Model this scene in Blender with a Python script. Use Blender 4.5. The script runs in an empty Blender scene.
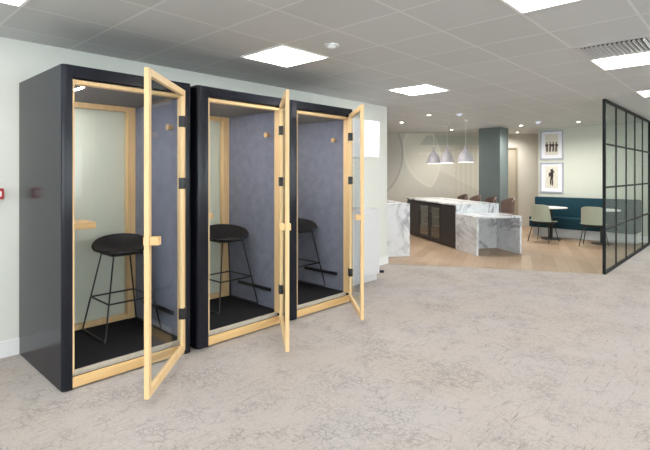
import bpy, bmesh, math, random
from mathutils import Vector, Matrix
random.seed(7)
SC = bpy.context.scene
COL = SC.collection
PI = math.pi

# ------------------------------------------------------------------ materials
def nodes_of(name):
    m = bpy.data.materials.new(name); m.use_nodes = True
    nt = m.node_tree; nt.nodes.clear()
    out = nt.nodes.new('ShaderNodeOutputMaterial')
    return m, nt, out

class NG:
    """small helper to chain shader nodes"""
    def __init__(s, nt): s.nt = nt
    def n(s, t, **kw):
        nd = s.nt.nodes.new(t)
        for k, v in kw.items(): setattr(nd, k, v)
        return nd
    def l(s, a, b): s.nt.links.new(a, b)
    def val(s, sock, v):
        if hasattr(v, 'is_linked') or isinstance(v, bpy.types.NodeSocket): s.l(v, sock)
        else: sock.default_value = v
    def math(s, op, a, b=0.0, c=0.0, clamp=False):
        nd = s.n('ShaderNodeMath', operation=op, use_clamp=clamp)
        s.val(nd.inputs[0], a); s.val(nd.inputs[1], b); s.val(nd.inputs[2], c)
        return nd.outputs[0]
    def noise(s, vec, scale, detail=3, rough=.55, dist=0.0):
        nd = s.n('ShaderNodeTexNoise')
        if vec is not None: s.l(vec, nd.inputs['Vector'])
        nd.inputs['Scale'].default_value = scale; nd.inputs['Detail'].default_value = detail
        nd.inputs['Roughness'].default_value = rough; nd.inputs['Distortion'].default_value = dist
        return nd
    def ramp(s, fac, stops):
        nd = s.n('ShaderNodeValToRGB')
        e = nd.color_ramp.elements
        while len(e) < len(stops): e.new(0.5)
        for el, (p, c) in zip(e, stops):
            el.position = p; el.color = (c[0], c[1], c[2], 1) if not isinstance(c, (int, float)) else (c, c, c, 1)
        s.l(fac, nd.inputs['Fac'])
        return nd.outputs['Color']
    def mix(s, fac, a, b):
        nd = s.n('ShaderNodeMix', data_type='RGBA')
        s.val(nd.inputs[0], fac)
        for sock, v in ((nd.inputs[6], a), (nd.inputs[7], b)):
            if isinstance(v, (tuple, list)): sock.default_value = (v[0], v[1], v[2], 1)
            else: s.l(v, sock)
        return nd.outputs[2]
    def coord(s, kind='Object'):
        return s.n('ShaderNodeTexCoord').outputs[kind]
    def mapping(s, vec, loc=(0,0,0), rot=(0,0,0), scale=(1,1,1)):
        nd = s.n('ShaderNodeMapping'); s.l(vec, nd.inputs['Vector'])
        nd.inputs['Location'].default_value = loc; nd.inputs['Rotation'].default_value = rot
        nd.inputs['Scale'].default_value = scale
        return nd.outputs['Vector']
    def xyz(s, vec):
        nd = s.n('ShaderNodeSeparateXYZ'); s.l(vec, nd.inputs[0]); return nd.outputs
    def bsdf(s, out, color, rough=.5, metal=0.0, spec=.5, coat=0.0, bump=None, bstr=.2, bdist=.01):
        b = s.n('ShaderNodeBsdfPrincipled')
        if isinstance(color, (tuple, list)): b.inputs['Base Color'].default_value = (color[0], color[1], color[2], 1)
        else: s.l(color, b.inputs['Base Color'])
        s.val(b.inputs['Roughness'], rough)
        b.inputs['Metallic'].default_value = metal
        b.inputs['Specular IOR Level'].default_value = spec
        b.inputs['Coat Weight'].default_value = coat
        if bump is not None:
            bp = s.n('ShaderNodeBump'); bp.inputs['Strength'].default_value = bstr; bp.inputs['Distance'].default_value = bdist
            s.l(bump, bp.inputs['Height']); s.l(bp.outputs[0], b.inputs['Normal'])
        s.l(b.outputs[0], out.inputs['Surface'])
        return b

def plain(name, c, rough=.5, metal=0.0, spec=.5, var=.04, scale=30., bstr=.05, coat=0.0):
    m, nt, out = nodes_of(name); g = NG(nt)
    nz = g.noise(g.coord(), scale, 3)
    col = g.ramp(nz.outputs['Fac'], [(.3, [x*(1-var) for x in c]), (.7, [min(1, x*(1+var)) for x in c])])
    g.bsdf(out, col, rough, metal, spec, coat, nz.outputs['Fac'], bstr, .002)
    return m

def emit(name, c, s):
    m, nt, out = nodes_of(name); g = NG(nt)
    e = g.n('ShaderNodeEmission'); e.inputs['Color'].default_value = (*c, 1); e.inputs['Strength'].default_value = s
    g.l(e.outputs[0], out.inputs['Surface']); return m

def glass_mat(name, tint, refl=1.0, rough=.0, ior=1.45):
    m, nt, out = nodes_of(name); g = NG(nt)
    t = g.n('ShaderNodeBsdfTransparent'); t.inputs['Color'].default_value = (*tint, 1)
    gl = g.n('ShaderNodeBsdfGlossy'); gl.inputs['Roughness'].default_value = rough
    fa = g.n('ShaderNodeLayerWeight'); fa.inputs['Blend'].default_value = .5
    sch = g.math('ADD', .04, g.math('MULTIPLY', .96, g.math('POWER', fa.outputs['Facing'], 5.0)))
    f = g.math('MULTIPLY', sch, refl, clamp=True)
    mx = g.n('ShaderNodeMixShader'); g.l(f, mx.inputs[0]); g.l(t.outputs[0], mx.inputs[1]); g.l(gl.outputs[0], mx.inputs[2])
    g.l(mx.outputs[0], out.inputs['Surface']); return m

def wood_mat(name, light, dark, axis=2, rough=.45):
    m, nt, out = nodes_of(name); g = NG(nt)
    sc = [14, 14, 14]; sc[axis] = .9
    v = g.mapping(g.coord(), scale=tuple(sc))
    nz = g.noise(v, 2.2, 5, .6, .6)
    col = g.ramp(nz.outputs['Fac'], [(.3, dark), (.62, light)])
    g.bsdf(out, col, rough, bump=nz.outputs['Fac'], bstr=.06, bdist=.002)
    return m

def felt_mat(name, c):
    m, nt, out = nodes_of(name); g = NG(nt)
    co = g.coord()
    a = g.noise(co, 260, 2, .7); b = g.noise(co, 9, 3)
    f = g.math('ADD', g.math('MULTIPLY', a.outputs['Fac'], .7), g.math('MULTIPLY', b.outputs['Fac'], .3))
    col = g.ramp(f, [(.34, [x*.72 for x in c]), (.66, [x*1.25 for x in c])])
    g.bsdf(out, col, .95, spec=.15, bump=a.outputs['Fac'], bstr=.5, bdist=.003)
    return m

def carpet_mat(name):
    m, nt, out = nodes_of(name); g = NG(nt)
    co = g.coord()
    nd = g.noise(co, 6.0, 5, .7)
    sub = g.n('ShaderNodeVectorMath', operation='SUBTRACT'); g.l(nd.outputs['Color'], sub.inputs[0]); sub.inputs[1].default_value = (.5, .5, .5)
    scl = g.n('ShaderNodeVectorMath', operation='SCALE'); g.l(sub.outputs[0], scl.inputs[0]); scl.inputs['Scale'].default_value = .13
    add = g.n('ShaderNodeVectorMath', operation='ADD'); g.l(co, add.inputs[0]); g.l(scl.outputs[0], add.inputs[1])
    w = add.outputs[0]
    fine = g.noise(co, 170, 2, .8)
    total = None
    def acc(x):
        nonlocal total
        total = x if total is None else g.math('MAXIMUM', total, x)
    # short scratchy strokes in several directions, in patches
    for ang, sx, sy, th, loc, ms, ml, st in ((12, 4.0, 70, .625, 0, 2.2, .47, .75), (78, 4.6, 80, .63, 5, 2.0, .48, .7), (128, 4.0, 70, .63, 9, 2.5, .48, .7)):
        v = g.mapping(co, loc=(loc, loc*.7, 0), rot=(0, 0, math.radians(ang)), scale=(sx, sy, 1))
        nz = g.noise(v, 1.0, 2, .5)
        ln = g.math('MULTIPLY', g.math('SUBTRACT', nz.outputs['Fac'], th), 18.0, clamp=True)
        mk = g.noise(g.mapping(co, loc=(loc*1.3, loc, 0)), ms, 3, .6)
        k = g.math('MULTIPLY', g.math('SUBTRACT', mk.outputs['Fac'], ml), 8.0, clamp=True)
        acc(g.math('MULTIPLY', g.math('MULTIPLY', ln, k), st))
    # broken crossing lines, coarse to fine
    for sc, th, ms, ml, st in ((6.0, .022, 2.2, .50, .5), (14., .06, 2.7, .49, .58), (30., .12, 2.0, .48, .6)):
        vo = g.n('ShaderNodeTexVoronoi', feature='DISTANCE_TO_EDGE'); vo.inputs['Scale'].default_value = sc
        g.l(g.mapping(w, rot=(0, 0, sc), scale=(1, .55, 1)), vo.inputs['Vector'])
        ln = g.math('MULTIPLY', g.math('SUBTRACT', 1.0, g.math('DIVIDE', vo.outputs['Distance'], th), clamp=True), 1.6, clamp=True)
        mk = g.noise(g.mapping(co, loc=(sc, sc*2, 0)), ms, 5, .75)
        k = g.math('MULTIPLY', g.math('SUBTRACT', mk.outputs['Fac'], ml), 9.0, clamp=True)
        acc(g.math('MULTIPLY', g.math('MULTIPLY', ln, k), st))
    # flecks
    fl = g.noise(co, 48, 4, .8)
    pm = g.noise(co, 1.6, 4, .6)
    k = g.math('MULTIPLY', g.math('SUBTRACT', pm.outputs['Fac'], .36), 3.2, clamp=True)
    acc(g.math('MULTIPLY', g.math('MULTIPLY', g.math('MULTIPLY', g.math('SUBTRACT', fl.outputs['Fac'], .515), 9.0, clamp=True), k), .60))
    pat = g.noise(co, .9, 3, .6)
    base = g.ramp(pat.outputs['Fac'], [(.35, CARPET_A), (.65, CARPET_B)])
    col = g.mix(total, base, [x*.50 for x in CARPET_B])
    gr = g.ramp(fine.outputs['Fac'], [(.25, .68), (.75, 1.16)])
    mm = g.n('ShaderNodeMix', data_type='RGBA', blend_type='MULTIPLY'); mm.inputs[0].default_value = 1
    g.l(col, mm.inputs[6]); g.l(gr, mm.inputs[7])
    g.bsdf(out, mm.outputs[2], .95, spec=.1, bump=fine.outputs['Fac'], bstr=.35, bdist=.004)
    return m
CARPET_A = (.50, .445, .405)
CARPET_B = (.495, .463, .445)

def plank_mat(name, rot):
    m, nt, out = nodes_of(name); g = NG(nt)
    v = g.mapping(g.coord(), rot=(0, 0, rot))
    br = g.n('ShaderNodeTexBrick'); g.l(v, br.inputs['Vector'])
    br.inputs['Color1'].default_value = (.0, .0, .0, 1); br.inputs['Color2'].default_value = (1, 1, 1, 1)
    br.inputs['Mortar'].default_value = (.5, .5, .5, 1)
    br.inputs['Scale'].default_value = 1.0; br.inputs['Brick Width'].default_value = 1.2; br.inputs['Row Height'].default_value = .18
    br.inputs['Mortar Size'].default_value = .003; br.offset = .37
    gr = g.noise(g.mapping(v, scale=(1.2, 16, 1)), 3, 5, .6, .5)
    f = g.math('ADD', g.math('MULTIPLY', br.outputs['Color'], .45), g.math('MULTIPLY', gr.outputs['Fac'], .55))
    col = g.ramp(f, [(.2, (.33, .225, .145)), (.8, (.47, .345, .24))])
    col = g.mix(br.outputs['Fac'], col, (.30, .20, .12))
    g.bsdf(out, col, .42, spec=.4, bump=gr.outputs['Fac'], bstr=.05, bdist=.002)
    return m

def marble_mat(name):
    m, nt, out = nodes_of(name); g = NG(nt)
    co = g.mapping(g.coord(), rot=(.35, .6, .3), scale=(1.3, .5, .9))
    n1 = g.noise(co, 1.7, 6, .6, .45)
    r1 = g.math('ABSOLUTE', g.math('SUBTRACT', n1.outputs['Fac'], .5))
    v1 = g.math('SUBTRACT', 1.0, g.math('DIVIDE', r1, .050), clamp=True)
    n2 = g.noise(g.mapping(co, loc=(4, 7, 2)), 5.0, 6, .6, .9)
    r2 = g.math('ABSOLUTE', g.math('SUBTRACT', n2.outputs['Fac'], .5))
    v2 = g.math('MULTIPLY', g.math('SUBTRACT', 1.0, g.math('DIVIDE', r2, .016), clamp=True), .6)
    msk = g.noise(co, 1.2, 3)
    k = g.math('MULTIPLY', g.math('SUBTRACT', msk.outputs['Fac'], .40), 5, clamp=True)
    v = g.math('MULTIPLY', g.math('MAXIMUM', v1, v2), k)
    cl = g.noise(g.mapping(co, loc=(1, 2, 3)), 2.6, 5, .6, .8)
    base = g.ramp(cl.outputs['Fac'], [(.25, (.54, .565, .61)), (.42, (.72, .735, .765)), (.8, (.76, .77, .785))])
    col = g.mix(g.math('MULTIPLY', v, .92), base, (.13, .15, .19))
    g.bsdf(out, col, .18, spec=.5)
    return m

def ceiling_mat(name):
    m, nt, out = nodes_of(name); g = NG(nt)
    p = g.xyz(g.n('ShaderNodeNewGeometry').outputs['Position'])
    masks = []; cells = []
    for i, off in ((0, .302), (1, 3.6015 - 3.6)):
        t = g.math('DIVIDE', g.math('SUBTRACT', p[i], off), .6)
        fr = g.math('FRACT', t)
        dd = g.math('ABSOLUTE', g.math('SUBTRACT', fr, .5))          # .5 at the bar
        masks.append(g.math('GREATER_THAN', dd, .5 - .009/.6))
        cells.append(g.math('FLOOR', t))
    bar = g.math('MAXIMUM', masks[0], masks[1])
    cv = g.n('ShaderNodeCombineXYZ'); g.l(cells[0], cv.inputs[0]); g.l(cells[1], cv.inputs[1])
    wn = g.n('ShaderNodeTexWhiteNoise', noise_dimensions='3D'); g.l(cv.outputs[0], wn.inputs['Vector'])
    tile = g.ramp(wn.outputs['Value'], [(0, [x*.97 for x in TILE]), (1, [x*1.03 for x in TILE])])
    col = g.mix(bar, tile, BAR)
    g.bsdf(out, col, .55, spec=.3, bump=bar, bstr=.3, bdist=.004)
    return m
TILE = (.545, .55, .55)
BAR = (.68, .68, .675)

def mural_mat(name):
    """circles and leaf bands printed on the far wall; object x runs along the wall, z is up"""
    m, nt, out = nodes_of(name); g = NG(nt)
    o = g.xyz(g.coord()); u, z = o[0], o[2]
    def dist(cx, cz):
        return g.math('SQRT', g.math('ADD', g.math('POWER', g.math('ABSOLUTE', g.math('SUBTRACT', u, cx)), 2.0), g.math('POWER', g.math('ABSOLUTE', g.math('SUBTRACT', z, cz)), 2.0)))
    def inside(d, r): return g.math('LESS_THAN', d, r)
    def ring(d, r, w): return g.math('LESS_THAN', g.math('ABSOLUTE', g.math('SUBTRACT', d, r)), w)
    def half(a, b, c): return g.math('GREATER_THAN', g.math('ADD', g.math('ADD', g.math('MULTIPLY', u, a), g.math('MULTIPLY', z, b)), c), 0.0)
    nz = g.noise(g.coord(), 1.6, 4)
    col = g.ramp(nz.outputs['Fac'], [(.3, (.49, .47, .415)), (.7, (.54, .52, .46))])
    d1 = dist(-.98, 2.045)
    d2 = dist(1.6, 2.2); d3 = dist(.3, 1.9); d4 = dist(2.35, 1.05)
    leaf = g.math('MULTIPLY', inside(d2, 1.12), inside(d3, 1.22))
    col = g.mix(g.math('MULTIPLY', leaf, .8), col, (.61, .59, .51))
    leaf2 = g.math('MULTIPLY', half(.5, 1, -2.35), inside(d4, 1.15))
    col = g.mix(g.math('MULTIPLY', leaf2, .7), col, (.61, .58, .50))
    # pale green band high on the wall with slanted ends
    band = g.math('MULTIPLY', g.math('MULTIPLY', half(0, 1, -2.30), half(0, -1, 2.57)), half(1, -.75, .80))
    col = g.mix(g.math('MULTIPLY', band, .75), col, (.40, .43, .375))
    slab = g.math('MULTIPLY', g.math('MULTIPLY', g.math('MULTIPLY', half(0, 1, -2.02), half(0, -1, 2.10)), half(1, -.75, .68)), half(-1, .4, .75))
    col = g.mix(g.math('MULTIPLY', slab, .6), col, (.67, .64, .58))
    ln = g.math('MAXIMUM', g.math('MULTIPLY', ring(d2, 1.12, .03), inside(d3, 1.22)), g.math('MULTIPLY', ring(d3, 1.22, .022), inside(d2, 1.12)))
    col = g.mix(g.math('MULTIPLY', ln, .35), col, (.74, .71, .64))
    col = g.mix(inside(d1, 1.42), col, (.475, .45, .405))
    col = g.mix(g.math('MULTIPLY', ring(d1, 1.42, .028), .7), col, (.34, .315, .275))
    # ribbed reveal toward the column
    st = g.math('GREATER_THAN', g.math('FRACT', g.math('MULTIPLY', u, 7.0)), .62)
    st = g.math('MULTIPLY', st, g.math('GREATER_THAN', u, 1.95))
    col = g.mix(g.math('MULTIPLY', st, .35), col, (.47, .42, .29))
    g.bsdf(out, col, .6, spec=.3)
    return m

M = {}
M['shell'] = plain('dark_navy_laminate', (.011, .012, .018), .18, spec=.24, var=.05, bstr=.01)
M['black_gap'] = plain('matt_black', (.010, .010, .011), .8, var=.1)
M['felt'] = felt_mat('blue_grey_felt', (.215, .225, .285))
M['booth_ceiling'] = plain('grey_liner', (.20, .19, .195), .8, var=.05)
M['ash'] = wood_mat('pale_ash_upright', (.82, .585, .315), (.73, .49, .235), 2)
M['ash_h'] = wood_mat('pale_ash_length', (.80, .54, .255), (.68, .43, .18), 0)
M['ash_grey'] = plain('aluminium_strip', (.55, .50, .43), .45, var=.08)
M['booth_mat'] = felt_mat('black_carpet', (.020, .020, .023))
M['glass'] = glass_mat('clear_glass', (.975, .985, .965), .35)
M['door_glass'] = glass_mat('clear_door_glass', (.94, .96, .97), .45)
M['grey_glass'] = glass_mat('partition_glass', (.85, .885, .87), .40)
M['black_metal'] = plain('black_metal', (.012, .012, .014), .4, metal=.0, spec=.5, var=.1)
M['frame_metal'] = plain('partition_black', (.012, .014, .016), .6, spec=.2, var=.1)
M['black_plastic'] = plain('black_plastic', (.011, .010, .012), .5, spec=.3, var=.1, scale=60)
M['led'] = emit('led_strip', (1, .97, .93), 165.0)
M['wall'] = plain('pale_sage_paint', (.69, .70, .655), .75, spec=.25, var=.012, scale=6, bstr=.02)
M['wall_sage'] = plain('sage_green_paint', (.60, .62, .55), .75, spec=.25, var=.012, scale=6, bstr=.02)
M['wall_beige'] = plain('beige_paint', (.56, .54, .485), .75, spec=.25, var=.012, scale=6, bstr=.02)
M['white'] = plain('white_gloss_paint', (.80, .80, .80), .4, var=.012)
M['white_cab'] = plain('white_cabinet_lacquer', (.66, .66, .67), .3, var=.01)
M['ceiling'] = ceiling_mat('ceiling_tiles')
M['carpet'] = carpet_mat('patterned_carpet')
M['planks'] = plank_mat('oak_planks', math.radians(-20))
M['marble'] = marble_mat('white_marble')
M['mural'] = mural_mat('mural_wall')
M['column'] = plain('teal_grey_paint', (.150, .182, .182), .6, spec=.35, var=.03, scale=5)
M['cab_dark'] = plain('dark_cabinet_laminate', (.028, .024, .027), .38, var=.06)
M['fridge_glass'] = glass_mat('fridge_glass', (.66, .64, .60), 3.6)
M['fridge_in'] = plain('fridge_liner', (.55, .52, .45), .5, var=.05)
M['panel_light'] = emit('panel_light', (1.0, .975, .94), 9.5)
M['spot_glow'] = emit('spot_glow', (1.0, .93, .80), 14.0)
M['opal'] = emit('opal_glow', (.86, .92, 1.0), .36)
M['shade'] = plain('lilac_grey_enamel', (.42, .405, .44), .45, var=.04)
M['shade_glow'] = emit('pendant_glow', (1.0, .94, .82), 4.0)
M['detector'] = plain('white_plastic', (.78, .79, .82), .4, var=.01)
M['vent'] = plain('vent_metal', (.52, .51, .52), .4, var=.04)
M['teal'] = plain('teal_upholstery', (.007, .040, .060), .75, spec=.25, var=.10, scale=90, bstr=.2)
M['table_top'] = plain('white_table_top', (.80, .80, .78), .3, var=.01)
M['sage_shell'] = plain('sage_plastic', (.47, .50, .40), .45, var=.03)
M['brown'] = plain('brown_leather', (.17, .11, .09), .55, var=.12, scale=50)
M['pic_frame'] = plain('white_frame_lit_lilac', (.40, .41, .49), .35, var=.04)  # white frame; the lilac of reflected light is put into its colour
M['pic_mat'] = plain('white_mount', (.82, .82, .87), .6, var=.01)
M['paper'] = plain('beige_print', (.66, .63, .55), .7, var=.06, scale=14)
M['ink'] = plain('dark_ink', (.045, .028, .022), .7, var=.2)
M['ink_red'] = plain('red_brown_ink', (.16, .05, .035), .7, var=.2)
M['red'] = plain('red_plastic', (.45, .02, .02), .35, var=.03)
M['tan'] = plain('tan_door', (.38, .34, .27), .55, var=.04)
M['steel'] = plain('steel', (.5, .5, .5), .3, metal=1.0, var=.03)

# ------------------------------------------------------------------ mesh builder
class MB:
    def __init__(s): s.bm = bmesh.new()
    def box(s, x0, x1, y0, y1, z0, z1, bev=0.0, mat=None):
        t = bmesh.new()
        vs = [t.verts.new((x, y, z)) for z in (z0, z1) for x, y in ((x0, y0), (x1, y0), (x1, y1), (x0, y1))]
        for f in ((3,2,1,0), (4,5,6,7), (0,1,5,4), (1,2,6,5), (2,3,7,6), (3,0,4,7)): t.faces.new([vs[i] for i in f])
        if bev: bmesh.ops.bevel(t, geom=t.edges[:], offset=bev, segments=2, affect='EDGES', profile=.5)
        s.merge(t, mat); return s
    def merge(s, t, mat=None):
        if mat is not None: t.transform(mat)
        me = bpy.data.meshes.new('tmp'); t.to_mesh(me); t.free(); s.bm.from_mesh(me); bpy.data.meshes.remove(me)
    def prism(s, pts, z0, z1, mat=None):
        """plan polygon (counter clockwise) extruded in z"""
        t = bmesh.new()
        a = [t.verts.new((x, y, z0)) for x, y in pts]; b = [t.verts.new((x, y, z1)) for x, y in pts]
        t.faces.new(a[::-1]); t.faces.new(b)
        n = len(pts)
        for i in range(n): t.faces.new((a[i], a[(i+1) % n], b[(i+1) % n], b[i]))
        s.merge(t, mat); return s
    def tube(s, path, r, seg=10, cap=True):
        t = bmesh.new(); P = [Vector(p) for p in path]; rings = []
        up = None
        for i, p in enumerate(P):
            if i == 0: d = P[1] - P[0]
            elif i == len(P) - 1: d = P[-1] - P[-2]
            else: d = (P[i+1] - p).normalized() + (p - P[i-1]).normalized()
            d.normalize()
            if up is None: up = Vector((0, 0, 1)) if abs(d.z) < .9 else Vector((1, 0, 0))
            a = d.cross(up).normalized(); b = a.cross(d).normalized(); up = b
            rr = r[i] if isinstance(r, (list, tuple)) else r
            rings.append([t.verts.new(p + a*math.cos(2*PI*k/seg)*rr + b*math.sin(2*PI*k/seg)*rr) for k in range(seg)])
        for A, B in zip(rings, rings[1:]):
            for k in range(seg): t.faces.new((A[k], A[(k+1) % seg], B[(k+1) % seg], B[k]))
        if cap: t.faces.new(rings[0][::-1]); t.faces.new(rings[-1])
        bmesh.ops.recalc_face_normals(t, faces=t.faces[:])
        s.merge(t); return s
    def lathe(s, prof, seg=32, loc=(0, 0, 0), close=False):
        t = bmesh.new(); rings = []
        for r, z in prof:
            if r < 1e-6: rings.append([t.verts.new((loc[0], loc[1], loc[2]+z))])
            else: rings.append([t.verts.new((loc[0]+r*math.cos(2*PI*k/seg), loc[1]+r*math.sin(2*PI*k/seg), loc[2]+z)) for k in range(seg)])
        prs = list(zip(rings, rings[1:]))
        if close: prs.append((rings[-1], rings[0]))
        for A, B in prs:
            for k in range(seg):
                if len(A) == 1 and len(B) == 1: continue
                if len(A) == 1: t.faces.new((A[0], B[(k+1) % seg], B[k]))
                elif len(B) == 1: t.faces.new((A[k], A[(k+1) % seg], B[0]))
                else: t.faces.new((A[k], A[(k+1) % seg], B[(k+1) % seg], B[k]))
        bmesh.ops.recalc_face_normals(t, faces=t.faces[:])
        s.merge(t); return s
    def grid(s, fn, nu, nv, wrap=False, thick=0.0):
        t = bmesh.new(); V = []
        for i in range(nu + (0 if wrap else 1)):
            V.append([t.verts.new(fn(i/nu, j/nv)) for j in range(nv+1)])
        n = len(V)
        for i in range(nu):
            for j in range(nv):
                a, b = V[i], V[(i+1) % n]
                q = [a[j], b[j], b[j+1], a[j+1]]
                t.faces.new(q)
        bmesh.ops.remove_doubles(t, verts=t.verts[:], dist=1e-5)
        bmesh.ops.recalc_face_normals(t, faces=t.faces[:])
        if thick: bmesh.ops.solidify(t, geom=t.faces[:], thickness=thick)
        s.merge(t); return s
    def build(s, name, mat, parent=None, smooth=False, loc=None, rotz=0.0):
        me = bpy.data.meshes.new(name); s.bm.to_mesh(me); s.bm.free()
        me.materials.append(mat)
        if smooth:
            for p in me.polygons: p.use_smooth = True
            me.set_sharp_from_angle(angle=math.radians(38))
        o = bpy.data.objects.new(name, me); COL.objects.link(o)
        if parent: o.parent = parent
        if loc: o.location = loc
        if rotz: o.rotation_euler = (0, 0, rotz)
        return o

def thing(name, label, cat, loc=(0, 0, 0), rotz=0.0, group=None):
    o = bpy.data.objects.new(name, None); COL.objects.link(o)
    o.location = loc; o.rotation_euler = (0, 0, rotz); o.empty_display_size = .2
    o['label'] = label; o['category'] = cat
    if group: o['group'] = group
    return o
def tag(o, label, cat, group=None, kind=None):
    o['label'] = label; o['category'] = cat
    if group: o['group'] = group
    if kind: o['kind'] = kind
    return o
def structure(o, label, cat):
    o['kind'] = 'structure'; o['label'] = label; o['category'] = cat; return o
def copy_tree(o, parent=None):
    c = o.copy(); COL.objects.link(c)
    if parent: c.parent = parent
    for ch in list(o.children): copy_tree(ch, c)
    return c

CZ = 2.628
# rotated frame of the kitchen
AW = math.radians(-34.7)
Wv = Vector((math.cos(AW), math.sin(AW), 0)); Lv = Vector((-math.sin(AW), math.cos(AW), 0))

# ------------------------------------------------------------------ the setting
structure(MB().prism([(-4, -6), (12.35, -6), (12.35, 1.66), (7.94, 1.66), (6.42, 4.53), (-4, 4.53)], -.10, 0.0)
          .build('floor', M['carpet']), 'pale grey carpet with dark scratchy line pattern', 'floor')
structure(MB().prism([(7.94, 1.66), (12.35, 1.66), (16.5, 1.66), (16.5, 11.5), (6.30, 11.5), (6.30, 4.53), (6.42, 4.53)], -.10, 0.0)
          .build('floor_kitchen', M['planks']), 'light oak plank floor of the kitchen area', 'floor')
structure(MB().box(-4.2, 16.5, -6.2, 11.5, CZ, CZ+.12).build('ceiling', M['ceiling']), 'grey tiled ceiling with pale grid bars', 'ceiling')
structure(MB().box(-4.0, 6.42, 4.53, 4.65, 0, CZ).build('wall_back', M['wall']), 'pale sage wall behind the booths', 'wall')
structure(MB().box(12.2, 12.35, -6.0, 4.0, 0, CZ).build('wall_right', M['wall_sage']), 'sage green wall behind the teal bench', 'wall')
structure(MB().box(12.35, 16.5, 3.88, 4.0, 0, CZ).build('wall_return', M['wall_beige']), 'beige return wall beside the bench', 'wall')
structure(MB().box(6.30, 6.42, 4.65, 11.5, 0, CZ).build('wall_kitchen', M['wall_beige']), 'wall beside the kitchen', 'wall')
FW = [(-3.6, -.8), (-.4, 2.4), (2.8, 5.6), (6.0, 8.8), (9.2, 11.8)]  # unseen windows added behind the camera to brighten the room
wf = MB().box(-4.0, 12.2, -6.15, -6.0, 0, .75).box(-4.0, 12.2, -6.15, -6.0, 2.35, CZ)
xs = [-4.0] + [v for w in FW for v in w] + [12.2]
for a, b in zip(xs[0::2], xs[1::2]): wf.box(a, b, -6.15, -6.0, .75, 2.35)
structure(wf.build('wall_front', M['wall']), 'wall behind the camera, with added windows', 'wall')
for i, (a, b) in enumerate(FW):
    wm = MB(); t = .05
    wm.box(a, b, -6.12, -6.04, .75, .75+t).box(a, b, -6.12, -6.04, 2.35-t, 2.35).box(a, a+t, -6.12, -6.04, .75+t, 2.35-t).box(b-t, b, -6.12, -6.04, .75+t, 2.35-t)
    w = wm.build('window_%d' % (i+5), M['white']); structure(w, 'added window in the wall behind the camera', 'window')
    MB().box(a+t, b-t, -6.085, -6.075, .75+t, 2.35-t).build('pane', M['glass'], w)
wl = MB()
wl.box(-4.15, -4.0, -6.0, 4.53, 0, .75).box(-4.15, -4.0, -6.0, 4.53, 2.35, CZ)
WIN = [(-5.3, -3.1), (-2.7, -.5), (-.1, 2.1), (2.4, 4.1)]  # unseen windows added for cool daylight from the left
ys = [-6.0] + [v for w in WIN for v in w] + [4.53]
for a, b in zip(ys[0::2], ys[1::2]): wl.box(-4.15, -4.0, a, b, .75, 2.35)
structure(wl.build('wall_left', M['wall']), 'wall left of the camera, with unseen windows', 'wall')
for i, (a, b) in enumerate(WIN):
    wm = MB(); t = .05
    wm.box(-4.12, -4.04, a, b, .75, .75+t).box(-4.12, -4.04, a, b, 2.35-t, 2.35).box(-4.12, -4.04, a, a+t, .75+t, 2.35-t).box(-4.12, -4.04, b-t, b, .75+t, 2.35-t)
    w = wm.build('window_%d' % (i+1), M['white']); structure(w, 'unseen window in the left wall', 'window')
    MB().box(-4.085, -4.075, a+t, b-t, .75+t, 2.35-t).build('pane', M['glass'], w)
# the far mural wall, along its own direction
P0 = Vector((10.49, 7.41, 0)); EA = math.atan2(-2.63, 3.07)
mw = MB().box(-5.6, 2.72, 0, .12, 0, CZ).build('wall_mural', M['mural'], loc=P0, rotz=EA); structure(mw, 'beige mural wall with large circle and leaf shapes', 'wall')
mb = MB().box(3.80, 6.4, 0, .12, 0, CZ).box(2.72, 3.80, 0, .12, 2.27, CZ).build('wall_far', M['wall_beige'], loc=P0, rotz=EA); structure(mb, 'plain beige wall right of the column', 'wall')
dr = MB().box(2.76, 3.76, .03, .08, 0, 2.23).build('door_1', M['tan'], loc=P0, rotz=EA); structure(dr, 'tan door behind the column', 'door')
MB().box(2.72, 2.77, -.02, .12, 0, 2.27).box(3.75, 3.80, -.02, .12, 0, 2.27).box(2.77, 3.75, -.02, .12, 2.22, 2.27).build('door_frame', M['tan'], dr)
MB().tube([(2.86, .03, 1.0), (2.86, -.03, 1.0), (2.98, -.03, 1.0)], .01).build('door_handle', M['steel'], dr, True)
structure(MB().box(3.80, 6.3, -.018, 0, 0, .13, .004).build('baseboard_far', M['wall_beige'], loc=P0, rotz=EA), 'beige skirting of the far wall', 'baseboard')
structure(MB().box(11.08, 11.60, 4.52, 5.05, 0, CZ).build('column', M['column']), 'square teal grey column', 'column')
# skirting
structure(MB().box(-4.0, 6.42, 4.512, 4.53, 0, .135, .005).build('baseboard_back', M['white']), 'white skirting along the booth wall', 'baseboard')
structure(MB().box(12.182, 12.2, -6, 4.0, 0, .135, .005).build('baseboard_right', M['white']), 'white skirting behind the teal bench', 'baseboard')
structure(MB().box(6.42, 6.438, 4.512, 4.75, 0, .135, .005).build('trim_1', M['white']), 'skirting at the wall end', 'trim')
tr = MB().prism([(6.40, 4.525), (7.925, 1.645), (7.95, 1.66), (6.425, 4.54)], .0, .004).build('trim_2', M['tan']); structure(tr, 'metal strip between carpet and oak floor', 'trim')

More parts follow.
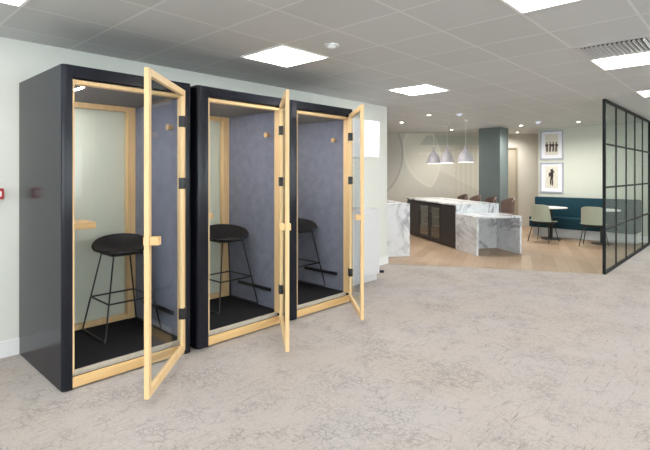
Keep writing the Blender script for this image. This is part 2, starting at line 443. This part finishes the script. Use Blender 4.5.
# ------------------------------------------------------------------ ceiling fittings
def panel(x, y, label, group='square ceiling light panels'):
    t = thing('ceiling_light', label, 'ceiling light', (x, y, CZ), 0, group)
    f = MB(); a = .298; b = .278
    f.box(-a, a, -a, -b, -.010, 0).box(-a, a, b, a, -.010, 0).box(-a, -b, -b, b, -.010, 0).box(b, a, -b, b, -.010, 0)
    f.build('frame', M['white'], t)
    MB().box(-b, b, -b, b, -.007, 0).build('diffuser', M['panel_light'], t)
    return t
panel(3.0, 3.3, 'square ceiling light panel above the front of the middle booth')
panel(.6, 3.3, 'square ceiling light panel cut off at the top left corner')
panel(5.4, 3.3, 'square ceiling light panel nearest the wall end and kitchen')
panel(3.0, .9, 'square ceiling light panel cut off by the top edge, right of centre')
panel(5.4, .9, 'square ceiling light panel directly beside the slatted air vent')
panel(7.8, .9, 'square ceiling light panel at right edge, above the glass partition')
for x, y in ((10.2, .9), (.6, .9), (-1.8, .9), (-1.8, 3.3), (.6, -1.5), (3.0, -1.5), (5.4, -1.5), (7.8, -1.5), (10.2, -1.5), (.6, -3.9), (5.4, -3.9), (10.2, -3.9)):  # panels added for brightness along the grid; the first reflects in the partition
    panel(x, y, 'unseen square ceiling light panel, outside the view', 'unseen ceiling light panels, outside the view')

v = thing('air_vent', 'square slatted air vent in the ceiling beside a light panel', 'air vent', (4.8, .9, CZ))
f = MB(); a = .298; b = .245
f.box(-a, a, -a, -b, -.008, 0).box(-a, a, b, a, -.008, 0).box(-a, -b, -b, b, -.008, 0).box(b, a, -b, b, -.008, 0)
f.build('frame', M['vent'], v)
MB().box(-b, b, -b, b, -.002, 0).build('backing', M['black_gap'], v)
for k in range(14):
    yy = -b + .0175 + k*.035
    mt = Matrix.Translation((0, yy, -.014)) @ Matrix.Rotation(math.radians(35), 4, 'X')
    MB().box(-b, b, -.002, .002, -.012, .012, mat=mt).build('slat', M['vent'], v)

def detector(x, y, label):
    t = thing('smoke_detector', label, 'smoke detector', (x, y, CZ), 0)
    MB().lathe([(0, -.012), (.060, -.012), (.064, -.006), (.064, 0), (0, 0)], 28).build('base', M['detector'], t, True)
    MB().lathe([(0, -.034), (.026, -.032), (.036, -.022), (.038, -.012), (0, -.012)], 28).build('sensor_head', M['detector'], t, True)
detector(3.0, 2.70, 'round white smoke detector near the light over the booths')
def dome_lamp(x, y, label):
    t = thing('dome_lamp', label, 'ceiling lamp', (x, y, CZ))
    MB().lathe([(0, -.012), (.058, -.012), (.062, -.006), (.062, 0), (0, 0)], 28).build('base', M['detector'], t, True)
    MB().lathe([(0, -.052), (.020, -.050), (.038, -.040), (.048, -.024), (.050, -.012), (0, -.012)], 28).build('opal_dome', M['opal'], t, True)
dome_lamp(8.04, 4.04, 'small round white ceiling lamp in front of the pendants')
dome_lamp(10.44, 3.43, 'small round white ceiling lamp above the left framed picture')

DL = [(8.582, 5.667, 'downlight at far left, above the dark mural circle'), (7.863, 4.58, 'downlight above left of the pendant lamps, nearest the camera'),
      (10.899, 5.689, 'downlight just behind the pendant lamps, left of the column'), (11.043, 4.007, 'downlight right of the column, the nearer of two'),
      (12.768, 4.728, 'downlight right of the column, the farther of two'), (11.097, 2.808, 'downlight above the bench, right of the pictures')]
DLX = [(9.7, 2.9), (9.4, 6.9), (11.6, 6.2), (14.2, 4.9)]
def downlight(x, y, label, group='round recessed downlights over the kitchen'):
    t = thing('downlight', label, 'downlight', (x, y, CZ), 0, group)
    MB().lathe([(.036, -.002), (.040, -.006), (.052, -.006), (.055, 0), (.036, 0)], 24, close=True).build('trim_ring', M['white'], t, True)
    MB().lathe([(0, -.004), (.036, -.004), (.036, -.001), (0, -.001)], 20).build('lens', M['spot_glow'], t)
    ld = bpy.data.lights.new('downlight_beam', 'SPOT'); ld.energy = DL_E; ld.color = (1, .955, .90); ld.spot_size = math.radians(165); ld.spot_blend = 1.0; ld.shadow_soft_size = .035
    lo = bpy.data.objects.new('downlight_beam', ld); COL.objects.link(lo); lo.parent = t; lo.location = (0, 0, -.02)
DL_E = 62
for x, y, lb in DL: downlight(x, y, lb)

# ------------------------------------------------------------------ phone booths
BD, BH = 1.03, 2.267
def door_of(booth, ang, outer, inner, L, hx):
    """door leaf; local x runs from the hinge to the free edge, +y is the outer face"""
    z0, z1, w, th = .055, 2.195, .050, .032
    d = MB()
    d.box(0, w, 0, th, z0, z1, .003).box(L-w, L, 0, th, z0, z1, .003)
    d.box(w, L-w, 0, th, z0, z0+.055, .003).box(w, L-w, 0, th, z1-w, z1, .003)
    door = d.build('door', M['ash'], booth, loc=(hx, -.012, 0), rotz=ang)
    MB().box(w-.006, L-w+.006, .012, .020, z0+.05, z1-w+.006).build('door_glass', M['door_glass'], door)
    hd = MB()
    for s, y0, y1 in ((1, th, th+outer), (-1, -inner, 0)):
        hd.box(L-.062, L-.006, y0, y1, 1.045, 1.10, .006)
    hd.build('handle', M['ash_h'], door)
    for zz in (.365, 1.43, 1.935):
        MB().box(-.016, .057, -.008, th+.010, zz-.045, zz+.045, .004).build('hinge', M['black_metal'], door)
    return door

def booth(x, BW, LT, RT, hx, ang, label, desk_w, outer, inner, L):
    t = thing('phone_booth', label, 'phone booth', (x, 3.49, 0), 0, 'phone booths along the wall')
    w = .028; R = .030; LW = LT - w; RW = RT - w     # side thickness, extra width of the two front posts
    arc = [(R - R*math.cos(a), R - R*math.sin(a)) for a in [PI/2*k/6 for k in range(7)]]   # from (0,R) to (R,0)
    left = arc + [(w + LW, 0), (w + LW, .085), (w, .085), (w, BD), (0, BD)]
    MB().prism(left, 0.004, BH).build('side_panel', M['shell'], t, True)
    left = arc + [(w + RW, 0), (w + RW, .085), (w, .085), (w, BD), (0, BD)]
    MB().prism([(BW-px, py) for px, py in left][::-1], 0.004, BH).build('side_panel', M['shell'], t, True)
    MB().box(w+LW, BW-w-RW, 0, .06, 2.182, BH, .004).build('fascia', M['shell'], t)
    MB().box(w, BW-w, .085, BD, 2.205, BH).box(w+LW, BW-w-RW, .06, .085, 2.205, BH).build('roof', M['shell'], t)
    MB().box(w, BW-w, .086, BD-.05, 2.152, 2.205).build('ceiling_liner', M['booth_ceiling'], t)
    MB().box(w+LW, BW-w-RW, .03, .06, .004, .050).box(w+LW, BW-w-RW, .06, .085, .004, .075).box(w, BW-w, .085, BD, .004, .075).build('base', M['black_gap'], t)
    MB().box(w+.002, BW-w-.002, .085, BD-.05, .075, .105).build('floor_mat', M['booth_mat'], t)
    MB().box(w+LW, BW-w-RW, .001, .024, .012, .084, .003).build('sill', M['ash_h'], t)
    MB().box(w+LW, BW-w-RW, .056, .085, .072, .108, .003).build('threshold', M['ash_grey'], t)
    fr = MB()
    fr.box(w+LW, w+LW+.014, .006, .085, .108, 2.170).box(BW-w-RW-.018, BW-w-RW, .006, .085, .108, 2.170).box(w+LW+.014, BW-w-RW-.018, .016, .085, 2.143, 2.170)
    fr.build('door_frame', M['ash'], t)
    # felt inside the solid side walls
    MB().box(w, w+.010, .10, BD-.05, .105, 2.150).build('felt_panel', M['felt'], t)
    MB().box(BW-w-.010, BW-w, .10, BD-.05, .105, 2.150).build('felt_panel', M['felt'], t)
    # glazed back
    y0, y1 = BD-.05, BD-.004
    bk = MB()
    bk.box(w, w+.055, y0-.02, y1, .10, 2.150).box(BW-w-.085, BW-w, y0-.02, y1, .10, 2.150)
    bk.box(w+.055, BW-w-.085, y0-.01, y1, .10, .150).box(w+.055, BW-w-.085, y0-.01, y1, 2.105, 2.152)
    bf = bk.build('back_frame', M['ash'], t)
    MB().box(w+.05, BW-w-.08, y0+.02, y0+.028, .145, 2.11).build('back_glass', M['glass'], bf)
    # LED strip under the roof
    MB().box(1.308-1.113, 1.320-1.113, .18, .80, 2.1502, 2.152).build('light_strip', M['led'], t)
    # desk on the back frame
    MB().box(w+.010, desk_w, .655, y0-.02, 1.040, 1.095, .004).build('desk', M['ash_h'], t)
    # coat hook and black rail on the felt wall
    hk = MB(); xx = BW-w-.010
    tt = bmesh.new(); bmesh.ops.create_cone(tt, cap_ends=True, segments=20, radius1=.020, radius2=.026, depth=.045)
    hk.merge(tt, Matrix.Translation((xx-.0225, .26, 1.913)) @ Matrix.Rotation(-PI/2, 4, 'Y'))
    hk.build('coat_hook', M['ash_h'], t, True)
    MB().box(xx-.022, xx, .22, .77, .280, .315, .006).build('foot_rail', M['black_metal'], t)
    door_of(t, ang, outer, inner, L, hx)
    return t
booth(1.113, 1.000, .067, .067, .897, math.radians(-135.8), 'dark phone booth nearest the camera, leftmost of three, door open', .477, .060, .004, .851)
booth(2.168, 1.047, .108, .093, .918, math.radians(-128.3), 'dark phone booth in the middle of three, door open', .592, .014, .050, .856)
booth(3.243, 1.020, .096, .066, .918, math.radians(-131.7), 'dark phone booth farthest right of three, beside white cabinets', .49, .006, .048, .818)

# ------------------------------------------------------------------ bar stools in the booths
def make_stool(label):
    t = thing('bar_stool', label, 'bar stool', (0, 0, 0), 0, 'black bar stools in the phone booths')
    H = .720
    def seat(u, vv):
        a = 2*PI*u; r = vv
        ca, sa = math.cos(a), math.sin(a)
        x = r*.262*ca*(1.0 if ca > 0 else .96); y = r*.232*sa
        lip = max(0.0, (math.cos(a + .45) + .35)/1.35)**.9
        z = H - .012 + .030*r*r + .022*r**4 + .078*lip*max(0, (r-.25)/.75)**1.6 - .018*max(0, -math.cos(a+.45))*max(0, (r-.6)/.4)**2
        return (x, y, z)
    MB().grid(seat, 44, 12, wrap=True, thick=.018).build('seat', M['black_plastic'], t, True)
    f = .245; g_ = .125
    pts = {}
    for sx in (-1, 1):
        for sy in (-1, 1):
            top = Vector((sx*g_, sy*g_, H-.016)); bot = Vector((sx*f, sy*f, .009))
            pts[sx, sy] = (top, bot)
            MB().tube([top + Vector((-sx*.06, -sy*.06, .0)), top, bot], .0072).build('leg', M['black_metal'], t, True)
    def at(k, z):
        a, b = pts[k]; q = (a.z - z)/(a.z - b.z); return a.lerp(b, q)
    ring = [at(k, .30) for k in ((-1, -1), (1, -1), (1, 1), (-1, 1))]
    MB().tube(ring + [ring[0]], .0075).build('foot_ring', M['black_metal'], t, True)
    for sy in (-1, 1):
        MB().tube([(-f, sy*f, .008), (f, sy*f, .008)], .008).build('floor_runner', M['black_metal'], t, True)
    MB().box(-.14, .14, -.14, .14, H-.034, H-.024, .004).build('seat_plate', M['black_metal'], t)
    return t
s0 = make_stool('black bar stool in the nearest, leftmost phone booth')
s0.location = (1.825, 4.180, .105); s0.rotation_euler = (0, 0, math.radians(90))
for (x, y, rz, lb) in ((2.930, 4.170, 90, 'black bar stool in the middle phone booth'), (3.985, 4.160, 90, 'black bar stool in the rightmost phone booth')):
    c = copy_tree(s0); c['label'] = lb; c.location = (x, y, .105); c.rotation_euler = (0, 0, math.radians(rz))

# ------------------------------------------------------------------ fittings on the booth wall
t = thing('fire_call_point', 'red fire alarm call point on the wall at left edge', 'fire alarm', (.955, 4.53, 1.345))
MB().box(-.044, .044, -.045, 0, -.044, .044, .006).build('body', M['red'], t)
MB().box(-.026, .026, -.048, -.045, -.020, .020).build('break_panel', M['white'], t)
MB().box(-.018, .018, -.050, -.048, -.003, .003).build('press_mark', M['black_gap'], t)

def cupboard(name, label, x0, x1, z0, z1, plinth, ndoor):
    t = thing(name, label, 'cabinet', (x0, 3.91, 0))
    w = x1 - x0; dpt = .60
    MB().box(0, w, .02, dpt, z0 + plinth, z1, .003).build('body', M['white_cab'], t)
    if plinth: MB().box(.0, w, .05, dpt, z0, z0+plinth).build('plinth', M['white_cab'], t)
    for k in range(ndoor):
        a = k*w/ndoor; b = (k+1)*w/ndoor
        MB().box(a+.0015, b-.0015, 0, .0195, z0+plinth+.002, z1-.002 - (.03 if plinth else 0), .002).build('door', M['white_cab'], t)
    if plinth: MB().box(-.0, w, -.008, .02, z1-.03, z1, .003).build('top', M['white_cab'], t)
cupboard('wall_cabinet', 'white wall cupboard mounted high, right of the booths', 4.40, 5.36, 1.727, 2.246, 0, 2)
cupboard('base_cabinet', 'white low floor cabinet right of the booths', 4.40, 5.36, 0.0, 1.015, .095, 2)
t = thing('door_stop', 'small black door stop on the carpet by white cabinet', 'door stop', (5.80, 4.19, 0))
MB().lathe([(0, 0), (.034, 0), (.036, .012), (.030, .034), (0, .036)], 20).build('stop', M['black_plastic'], t, True)
MB().lathe([(0, .036), (.012, .036), (.010, .042), (0, .043)], 12).build('screw_cap', M['steel'], t, True)

# ------------------------------------------------------------------ kitchen island (rotated frame)
C2 = Vector((8.549, 4.358, 0))
def iloc(w, l, z=0): return C2 + Wv*w + Lv*l + Vector((0, 0, z))
IW = .94
# worktop with its marble end
t = thing('island_worktop', 'white marble worktop with end panel on the dark island', 'worktop', iloc(0, 0), AW)
MB().box(-.012, IW, 0, 2.56, .866, .900, .003).build('top_slab', M['marble'], t)
MB().box(0, IW, 0, .04, 0, .866, .003).build('end_panel', M['marble'], t)
def unit(name, label, cat, l0, l1, glazed):
    t = thing(name, label, cat, iloc(0, l0), AW, 'dark units under the island worktop' if not glazed else 'glass fronted fridges under the island worktop')
    w = l1 - l0 - .002; d = .60; z0, z1 = .0, .864
    if not glazed:
        MB().box(.022, d, 0, w, z0+.06, z1).build('body', M['cab_dark'], t)
        MB().box(.06, d, 0, w, z0, z0+.06).build('plinth', M['black_gap'], t)
        MB().box(0, .021, .003, w-.003, .02, z1-.035, .003).build('door', M['cab_dark'], t)
    else:
        b = MB()
        b.box(.03, d, 0, .03, .05, z1).box(.03, d, w-.03, w, .05, z1).box(.03, d, .03, w-.03, z1-.03, z1).box(.03, d, .03, w-.03, .05, .12).box(d-.03, d, .03, w-.03, .12, z1-.03)
        b.build('body', M['cab_dark'], t)
        MB().box(.06, d, 0, w, 0, .05).build('plinth', M['black_gap'], t)
        MB().box(d-.04, d-.031, .032, w-.032, .122, z1-.032).build('liner', M['fridge_in'], t)
        for zz in (.33, .54, .72):
            MB().box(.08, d-.041, .031, w-.031, zz, zz+.010).build('shelf', M['fridge_in'], t)
        dd = MB(); e = .055
        dd.box(0, .028, .003, e, .02, z1-.035).box(0, .028, w-e, w-.003, .02, z1-.035).box(0, .028, e, w-e, .02, .10).box(0, .028, e, w-e, z1-.035-e, z1-.035)
        door = dd.build('door', M['cab_dark'], t)
        MB().box(.010, .016, e-.004, w-e+.004, .096, z1-.031-e).build('door_glass', M['fridge_glass'], door)
        MB().tube([(-.002, w-.03, .30), (-.022, w-.03, .32), (-.022, w-.03, .62), (-.002, w-.03, .64)], .006).build('handle', M['black_metal'], door, True)
    return t
unit('island_cabinet', 'dark plain cabinet beside the marble end of the island', 'cabinet', .042, .70, False)
unit('display_fridge', 'glass fronted under-counter fridge, the nearer of the two', 'fridge', .70, 1.25, True)
unit('display_fridge', 'glass fronted under-counter fridge, the farther of the two', 'fridge', 1.25, 1.83, True)
unit('island_cabinet', 'dark plain cabinet at the far end of the island', 'cabinet', 1.83, 2.54, False)
# low marble table against the island end
t = thing('marble_table', 'low white marble bench table against the island end', 'table', iloc(0, -.752), AW)
MB().box(0, .93, 0, .748, .680, .715, .003).build('table_top', M['marble'], t)
MB().box(0, .040, .0, .748, 0, .680, .003).build('side_panel', M['marble'], t)
MB().box(.890, .93, .0, .748, 0, .680, .003).build('side_panel', M['marble'], t)
# counter whose marble end shows past the wall end
t = thing('marble_counter', 'white marble counter end showing beside the wall end', 'counter', (7.29, 4.636, 0), AW)
MB().box(-1.0, 0, 0, .04, 0, .93, .003).build('end_panel', M['marble'], t)
MB().box(-1.0, 0.0, 0, 1.7, .93, .962, .003).build('top_slab', M['marble'], t)
MB().box(-.70, -.03, .045, 1.68, .06, .928).build('body', M['cab_dark'], t)
MB().box(-.66, -.08, .045, 1.64, 0, .06).build('plinth', M['black_gap'], t)

# brown counter stools behind the island
def make_counter_stool(label):
    t = thing('counter_stool', label, 'stool', (0, 0, 0), AW, 'brown counter stools behind the island')
    def back(u, vv):
        a = math.radians(-78 + 156*u)
        r = .185 + .012*vv
        z = .66 + vv*(.31*math.cos(a*.62)**.7) + .03
        return (r*math.cos(a), r*math.sin(a), z)
    MB().grid(back, 24, 6, thick=.022).build('backrest', M['brown'], t, True)
    MB().lathe([(0, .635), (.17, .635), (.200, .655), (.200, .685), (.17, .70), (0, .695)], 28).build('seat', M['brown'], t, True)
    P = {}
    for sx in (-1, 1):
        for sy in (-1, 1):
            a, b = Vector((sx*.12, sy*.12, .637)), Vector((sx*.20, sy*.20, .0)); P[sx, sy] = (a, b)
            MB().tube([a, b], .011).build('leg', M['black_metal'], t, True)
    rg = [P[k][0].lerp(P[k][1], .66) for k in ((-1, -1), (1, -1), (1, 1), (-1, 1))]
    MB().tube(rg + [rg[0]], .008).build('foot_ring', M['black_metal'], t, True)
    return t
k0 = make_counter_stool('brown stool behind the island, nearest, right of the worktop end')
k0.location = iloc(1.17, .15)
for l, lb in ((.80, 'brown stool behind the island, second from the near end'), (1.43, 'brown stool behind the island, third from the near end'), (2.02, 'brown stool behind the island, at its far end')):
    c = copy_tree(k0); c['label'] = lb; c.location = iloc(1.17, l)

# pendants
def make_pendant(label):
    t = thing('pendant_lamp', label, 'pendant lamp', (0, 0, CZ), 0, 'grey bell pendant lamps over the island')
    B = -.885
    MB().lathe([(0, 0), (.05, 0), (.05, -.018), (.03, -.032), (0, -.034)], 28).build('ceiling_rose', M['detector'], t, True)
    MB().tube([(0, 0, -.03), (0, 0, B+.38)], .004, 8).build('cord', M['detector'], t, True)
    MB().lathe([(0, B+.385), (.018, B+.380), (.022, B+.30), (0, B+.27)], 24).build('lamp_holder', M['shade'], t, True)
    pr = [(.020, .300), (.034, .290), (.046, .255), (.082, .225), (.118, .175), (.143, .110), (.158, .050), (.166, 0)]
    MB().lathe([(r, B+z) for r, z in pr] + [(r-.004, B+z) for r, z in pr[::-1]], 36, close=True).build('lamp_shade', M['shade'], t, True)
    MB().lathe([(0, B+.002), (.161, B+.002), (.161, B+.008), (0, B+.008)], 36).build('diffuser', M['shade_glow'], t)
    return t
p0 = make_pendant('grey bell pendant lamp, leftmost and farthest of the three'); p0.location = (9.763, 5.556, CZ)
for x, y, lb in ((9.50, 5.07, 'grey bell pendant lamp in the middle of the three'), (9.088, 4.426, 'grey bell pendant lamp, rightmost and nearest of the three')):
    c = copy_tree(p0); c['label'] = lb; c.location = (x, y, CZ)

# ------------------------------------------------------------------ bench, tables, chairs
t = thing('bench_seat', 'long dark teal upholstered bench along the sage wall', 'bench', (12.18, 1.83, 0))
LB = 2.20
MB().box(-.56, -.13, 0, LB, .225, .475, .025).build('seat', M['teal'], t, True)
MB().box(-.16, -.004, 0, LB, .225, .935, .025).build('backrest', M['teal'], t, True)
MB().box(-.34, -.02, .02, LB-.02, 0, .225).build('plinth', M['white'], t)

def make_table(label):
    t = thing('cafe_table', label, 'table', (0, 0, 0), 0, 'round white cafe tables at the bench')
    MB().lathe([(0, .712), (.335, .712), (.350, .720), (.350, .732), (.346, .738), (0, .738)], 48).build('table_top', M['table_top'], t, True)
    MB().lathe([(0, .690), (.16, .690), (.16, .712), (0, .712)], 24).build('top_plate', M['black_metal'], t, True)
    MB().lathe([(0, .02), (.036, .02), (.036, .69), (0, .69)], 20).build('column_post', M['black_metal'], t, True)
    MB().lathe([(0, 0), (.215, 0), (.215, .010), (.05, .024), (0, .024)], 40).build('base_plate', M['black_metal'], t, True)
    return t
t0 = make_table('round white cafe table at the left end of the bench'); t0.location = (11.40, 3.46, 0)
c = copy_tree(t0); c['label'] = 'round white cafe table partly behind the glass partition'; c.location = (11.38, 2.42, 0)

def make_chair(label):
    """chair faces +x"""
    t = thing('cafe_chair', label, 'chair', (0, 0, 0), 0, 'sage green chairs at the cafe tables')
    def back(u, vv):
        y = (u-.5)*2
        wdt = .225 - .020*vv
        x = -.185 - .075*vv + .085*abs(y)**2.4*(1-.25*vv)
        z = .455 + .375*vv - .035*max(0, vv-.8)/.2*abs(y)**5
        return (x, y*wdt, z)
    MB().grid(back, 18, 10, thick=.014).build('backrest', M['sage_shell'], t, True)
    def seat(u, vv):
        y = (u-.5)*2; x = -.20 + .43*vv
        z = .452 + .020*abs(y)**2.5 + .018*(1-vv)**3 - .022*max(0, vv-.75)/.25
        return (x, y*(.225 - .02*vv*vv), z)
    MB().grid(seat, 16, 12, thick=.014).build('seat', M['sage_shell'], t, True)
    MB().box(-.19, .17, -.185, .185, .405, .440, .012).build('underframe', M['black_plastic'], t, True)
    for sx, bx in ((-1, -.245), (1, .215)):
        for sy in (-1, 1):
            MB().tube([(sx*.14, sy*.165, .42), (bx, sy*.235, 0)], .010).build('leg', M['black_metal'], t, True)
    return t
c0 = make_chair('sage green chair at the left table, near the marble'); c0.location = (10.86, 3.45, 0); c0.rotation_euler = (0, 0, math.radians(-8))
c = copy_tree(c0); c['label'] = 'sage green chair at the right table, by the glass partition'; c.location = (10.88, 2.46, 0); c.rotation_euler = (0, 0, math.radians(4))

# framed prints
def figure(mb, cx, cz, h, lean=0.0, arm=1):
    """a loose brush figure, flat on the paper (x is toward the room)"""
    def blob(y, z, ry, rz):
        n = 14; mb.prism([(ry*math.cos(2*PI*k/n), rz*math.sin(2*PI*k/n)) for k in range(n)], 0, .0012,
                          Matrix(((0, 0, -1, 0), (1, 0, 0, y), (0, 1, 0, z), (0, 0, 0, 1))))
    blob(cx+lean*.4, cz+h*.44, h*.055, h*.07)
    blob(cx+lean*.2, cz+h*.20, h*.11, h*.17)
    blob(cx, cz-.02*h, h*.075, h*.12)
    blob(cx-.045*h, cz-.26*h, h*.040, h*.22); blob(cx+.055*h, cz-.24*h, h*.045, h*.21)
    blob(cx+arm*.14*h, cz+.16*h, h*.030, h*.15)
def picture(label, z0, z1, kind):
    t = thing('framed_picture', label, 'picture', (12.2, 3.682, (z0+z1)/2), 0, 'framed prints on the sage wall')
    h = (z1-z0)/2; w = .265; e = .028
    f = MB(); f.box(-.03, 0, -w, w, -h, -h+e).box(-.03, 0, -w, w, h-e, h).box(-.03, 0, -w, -w+e, -h+e, h-e).box(-.03, 0, w-e, w, -h+e, h-e)
    f.build('frame', M['pic_frame'], t)
    MB().box(-.012, 0, -w+e, w-e, -h+e, h-e).build('mount', M['pic_mat'], t)
    pr = MB().box(-.0135, -.012, -.150, .150, -h+.11, h-.085).build('print', M['paper'], t)
    mb = MB()
    if kind == 4:
        for i, (yy, ln) in enumerate(((.105, .01), (.035, -.01), (-.04, .012), (-.105, -.01))): figure(mb, yy, -.055, .26, ln, (-1)**i)
    else:
        figure(mb, .0, -.005, .42, .02, 1); figure(mb, -.02, .10, .24, .0, -1)
    mb.build('drawing', M['ink'], pr, loc=(-.0135, 0, 0))
    if kind == 4:
        m2 = MB()
        for yy, zz in ((.03, -.01), (-.11, -.0)): m2.box(-.0022, -.001, yy-.02, yy+.02, zz-.015, zz+.015)
        m2.build('colour_mark', M['ink_red'], pr, loc=(-.0135, 0, 0))
picture('framed print of four small dark figures, upper of two', 1.855, 2.565, 4)
picture('framed print of one tall dark figure, lower of two', 1.040, 1.780, 1)

# ------------------------------------------------------------------ glazed partition
t = thing('glass_partition', 'black framed glass partition with small panes at right', 'partition', (7.94, 1.66, 0))
NX, PW = 5, .80
hz = CZ - .004
zs = [.0, .665, 1.300, 1.955, hz]
MB().box(-.02, .02, -.02, .02, 0, hz).build('post', M['frame_metal'], t)
MB().box(NX*PW-.02, NX*PW+.02, -.02, .02, 0, hz).build('post', M['frame_metal'], t)
MB().box(.02, NX*PW-.02, -.02, .02, hz-.035, hz).build('top_rail', M['frame_metal'], t)
MB().box(.02, NX*PW-.02, -.02, .02, 0, .035).build('bottom_rail', M['frame_metal'], t)
for k in range(1, NX): MB().box(k*PW-.009, k*PW+.009, -.011, .011, .035, hz-.035).build('mullion', M['frame_metal'], t)
for zz in zs[1:-1]: MB().box(.025, NX*PW-.025, -.011, .011, zz-.013, zz+.013).build('glazing_bar', M['frame_metal'], t)
for k in range(NX):
    for a, b in zip(zs, zs[1:]):
        MB().box(k*PW+.02, (k+1)*PW-.02, -.004, .004, max(a+.010, .03), min(b-.010, hz-.03)).build('pane', M['grey_glass'], t)

# ------------------------------------------------------------------ camera, world, view
cam = bpy.data.cameras.new('camera'); co = bpy.data.objects.new('camera', cam); COL.objects.link(co)
co.location = (0, 0, 1.51); co.rotation_euler = (PI/2, 0, -.8236)
cam.sensor_width = 36; cam.lens = 464.7/650*36; cam.shift_y = -51.5/650; cam.clip_start = .05
SC.camera = co
w = bpy.data.worlds.new('World'); SC.world = w; w.use_nodes = True
bg = w.node_tree.nodes['Background']
bg.inputs['Color'].default_value = (.86, .93, 1.0, 1); bg.inputs['Strength'].default_value = 3.9     # bright overcast daylight
vs = SC.view_settings
SC.display_settings.display_device = 'sRGB'
vs.view_transform = 'Standard'; vs.look = 'None'; vs.gamma = 1.0; vs.use_curve_mapping = False; vs.exposure = 1.05
SC.cycles.max_bounces = 10; SC.cycles.diffuse_bounces = 5; SC.cycles.glossy_bounces = 5; SC.cycles.transparent_max_bounces = 24
SC.cycles.use_denoising = True
SC.cycles.sample_clamp_indirect = 6.0
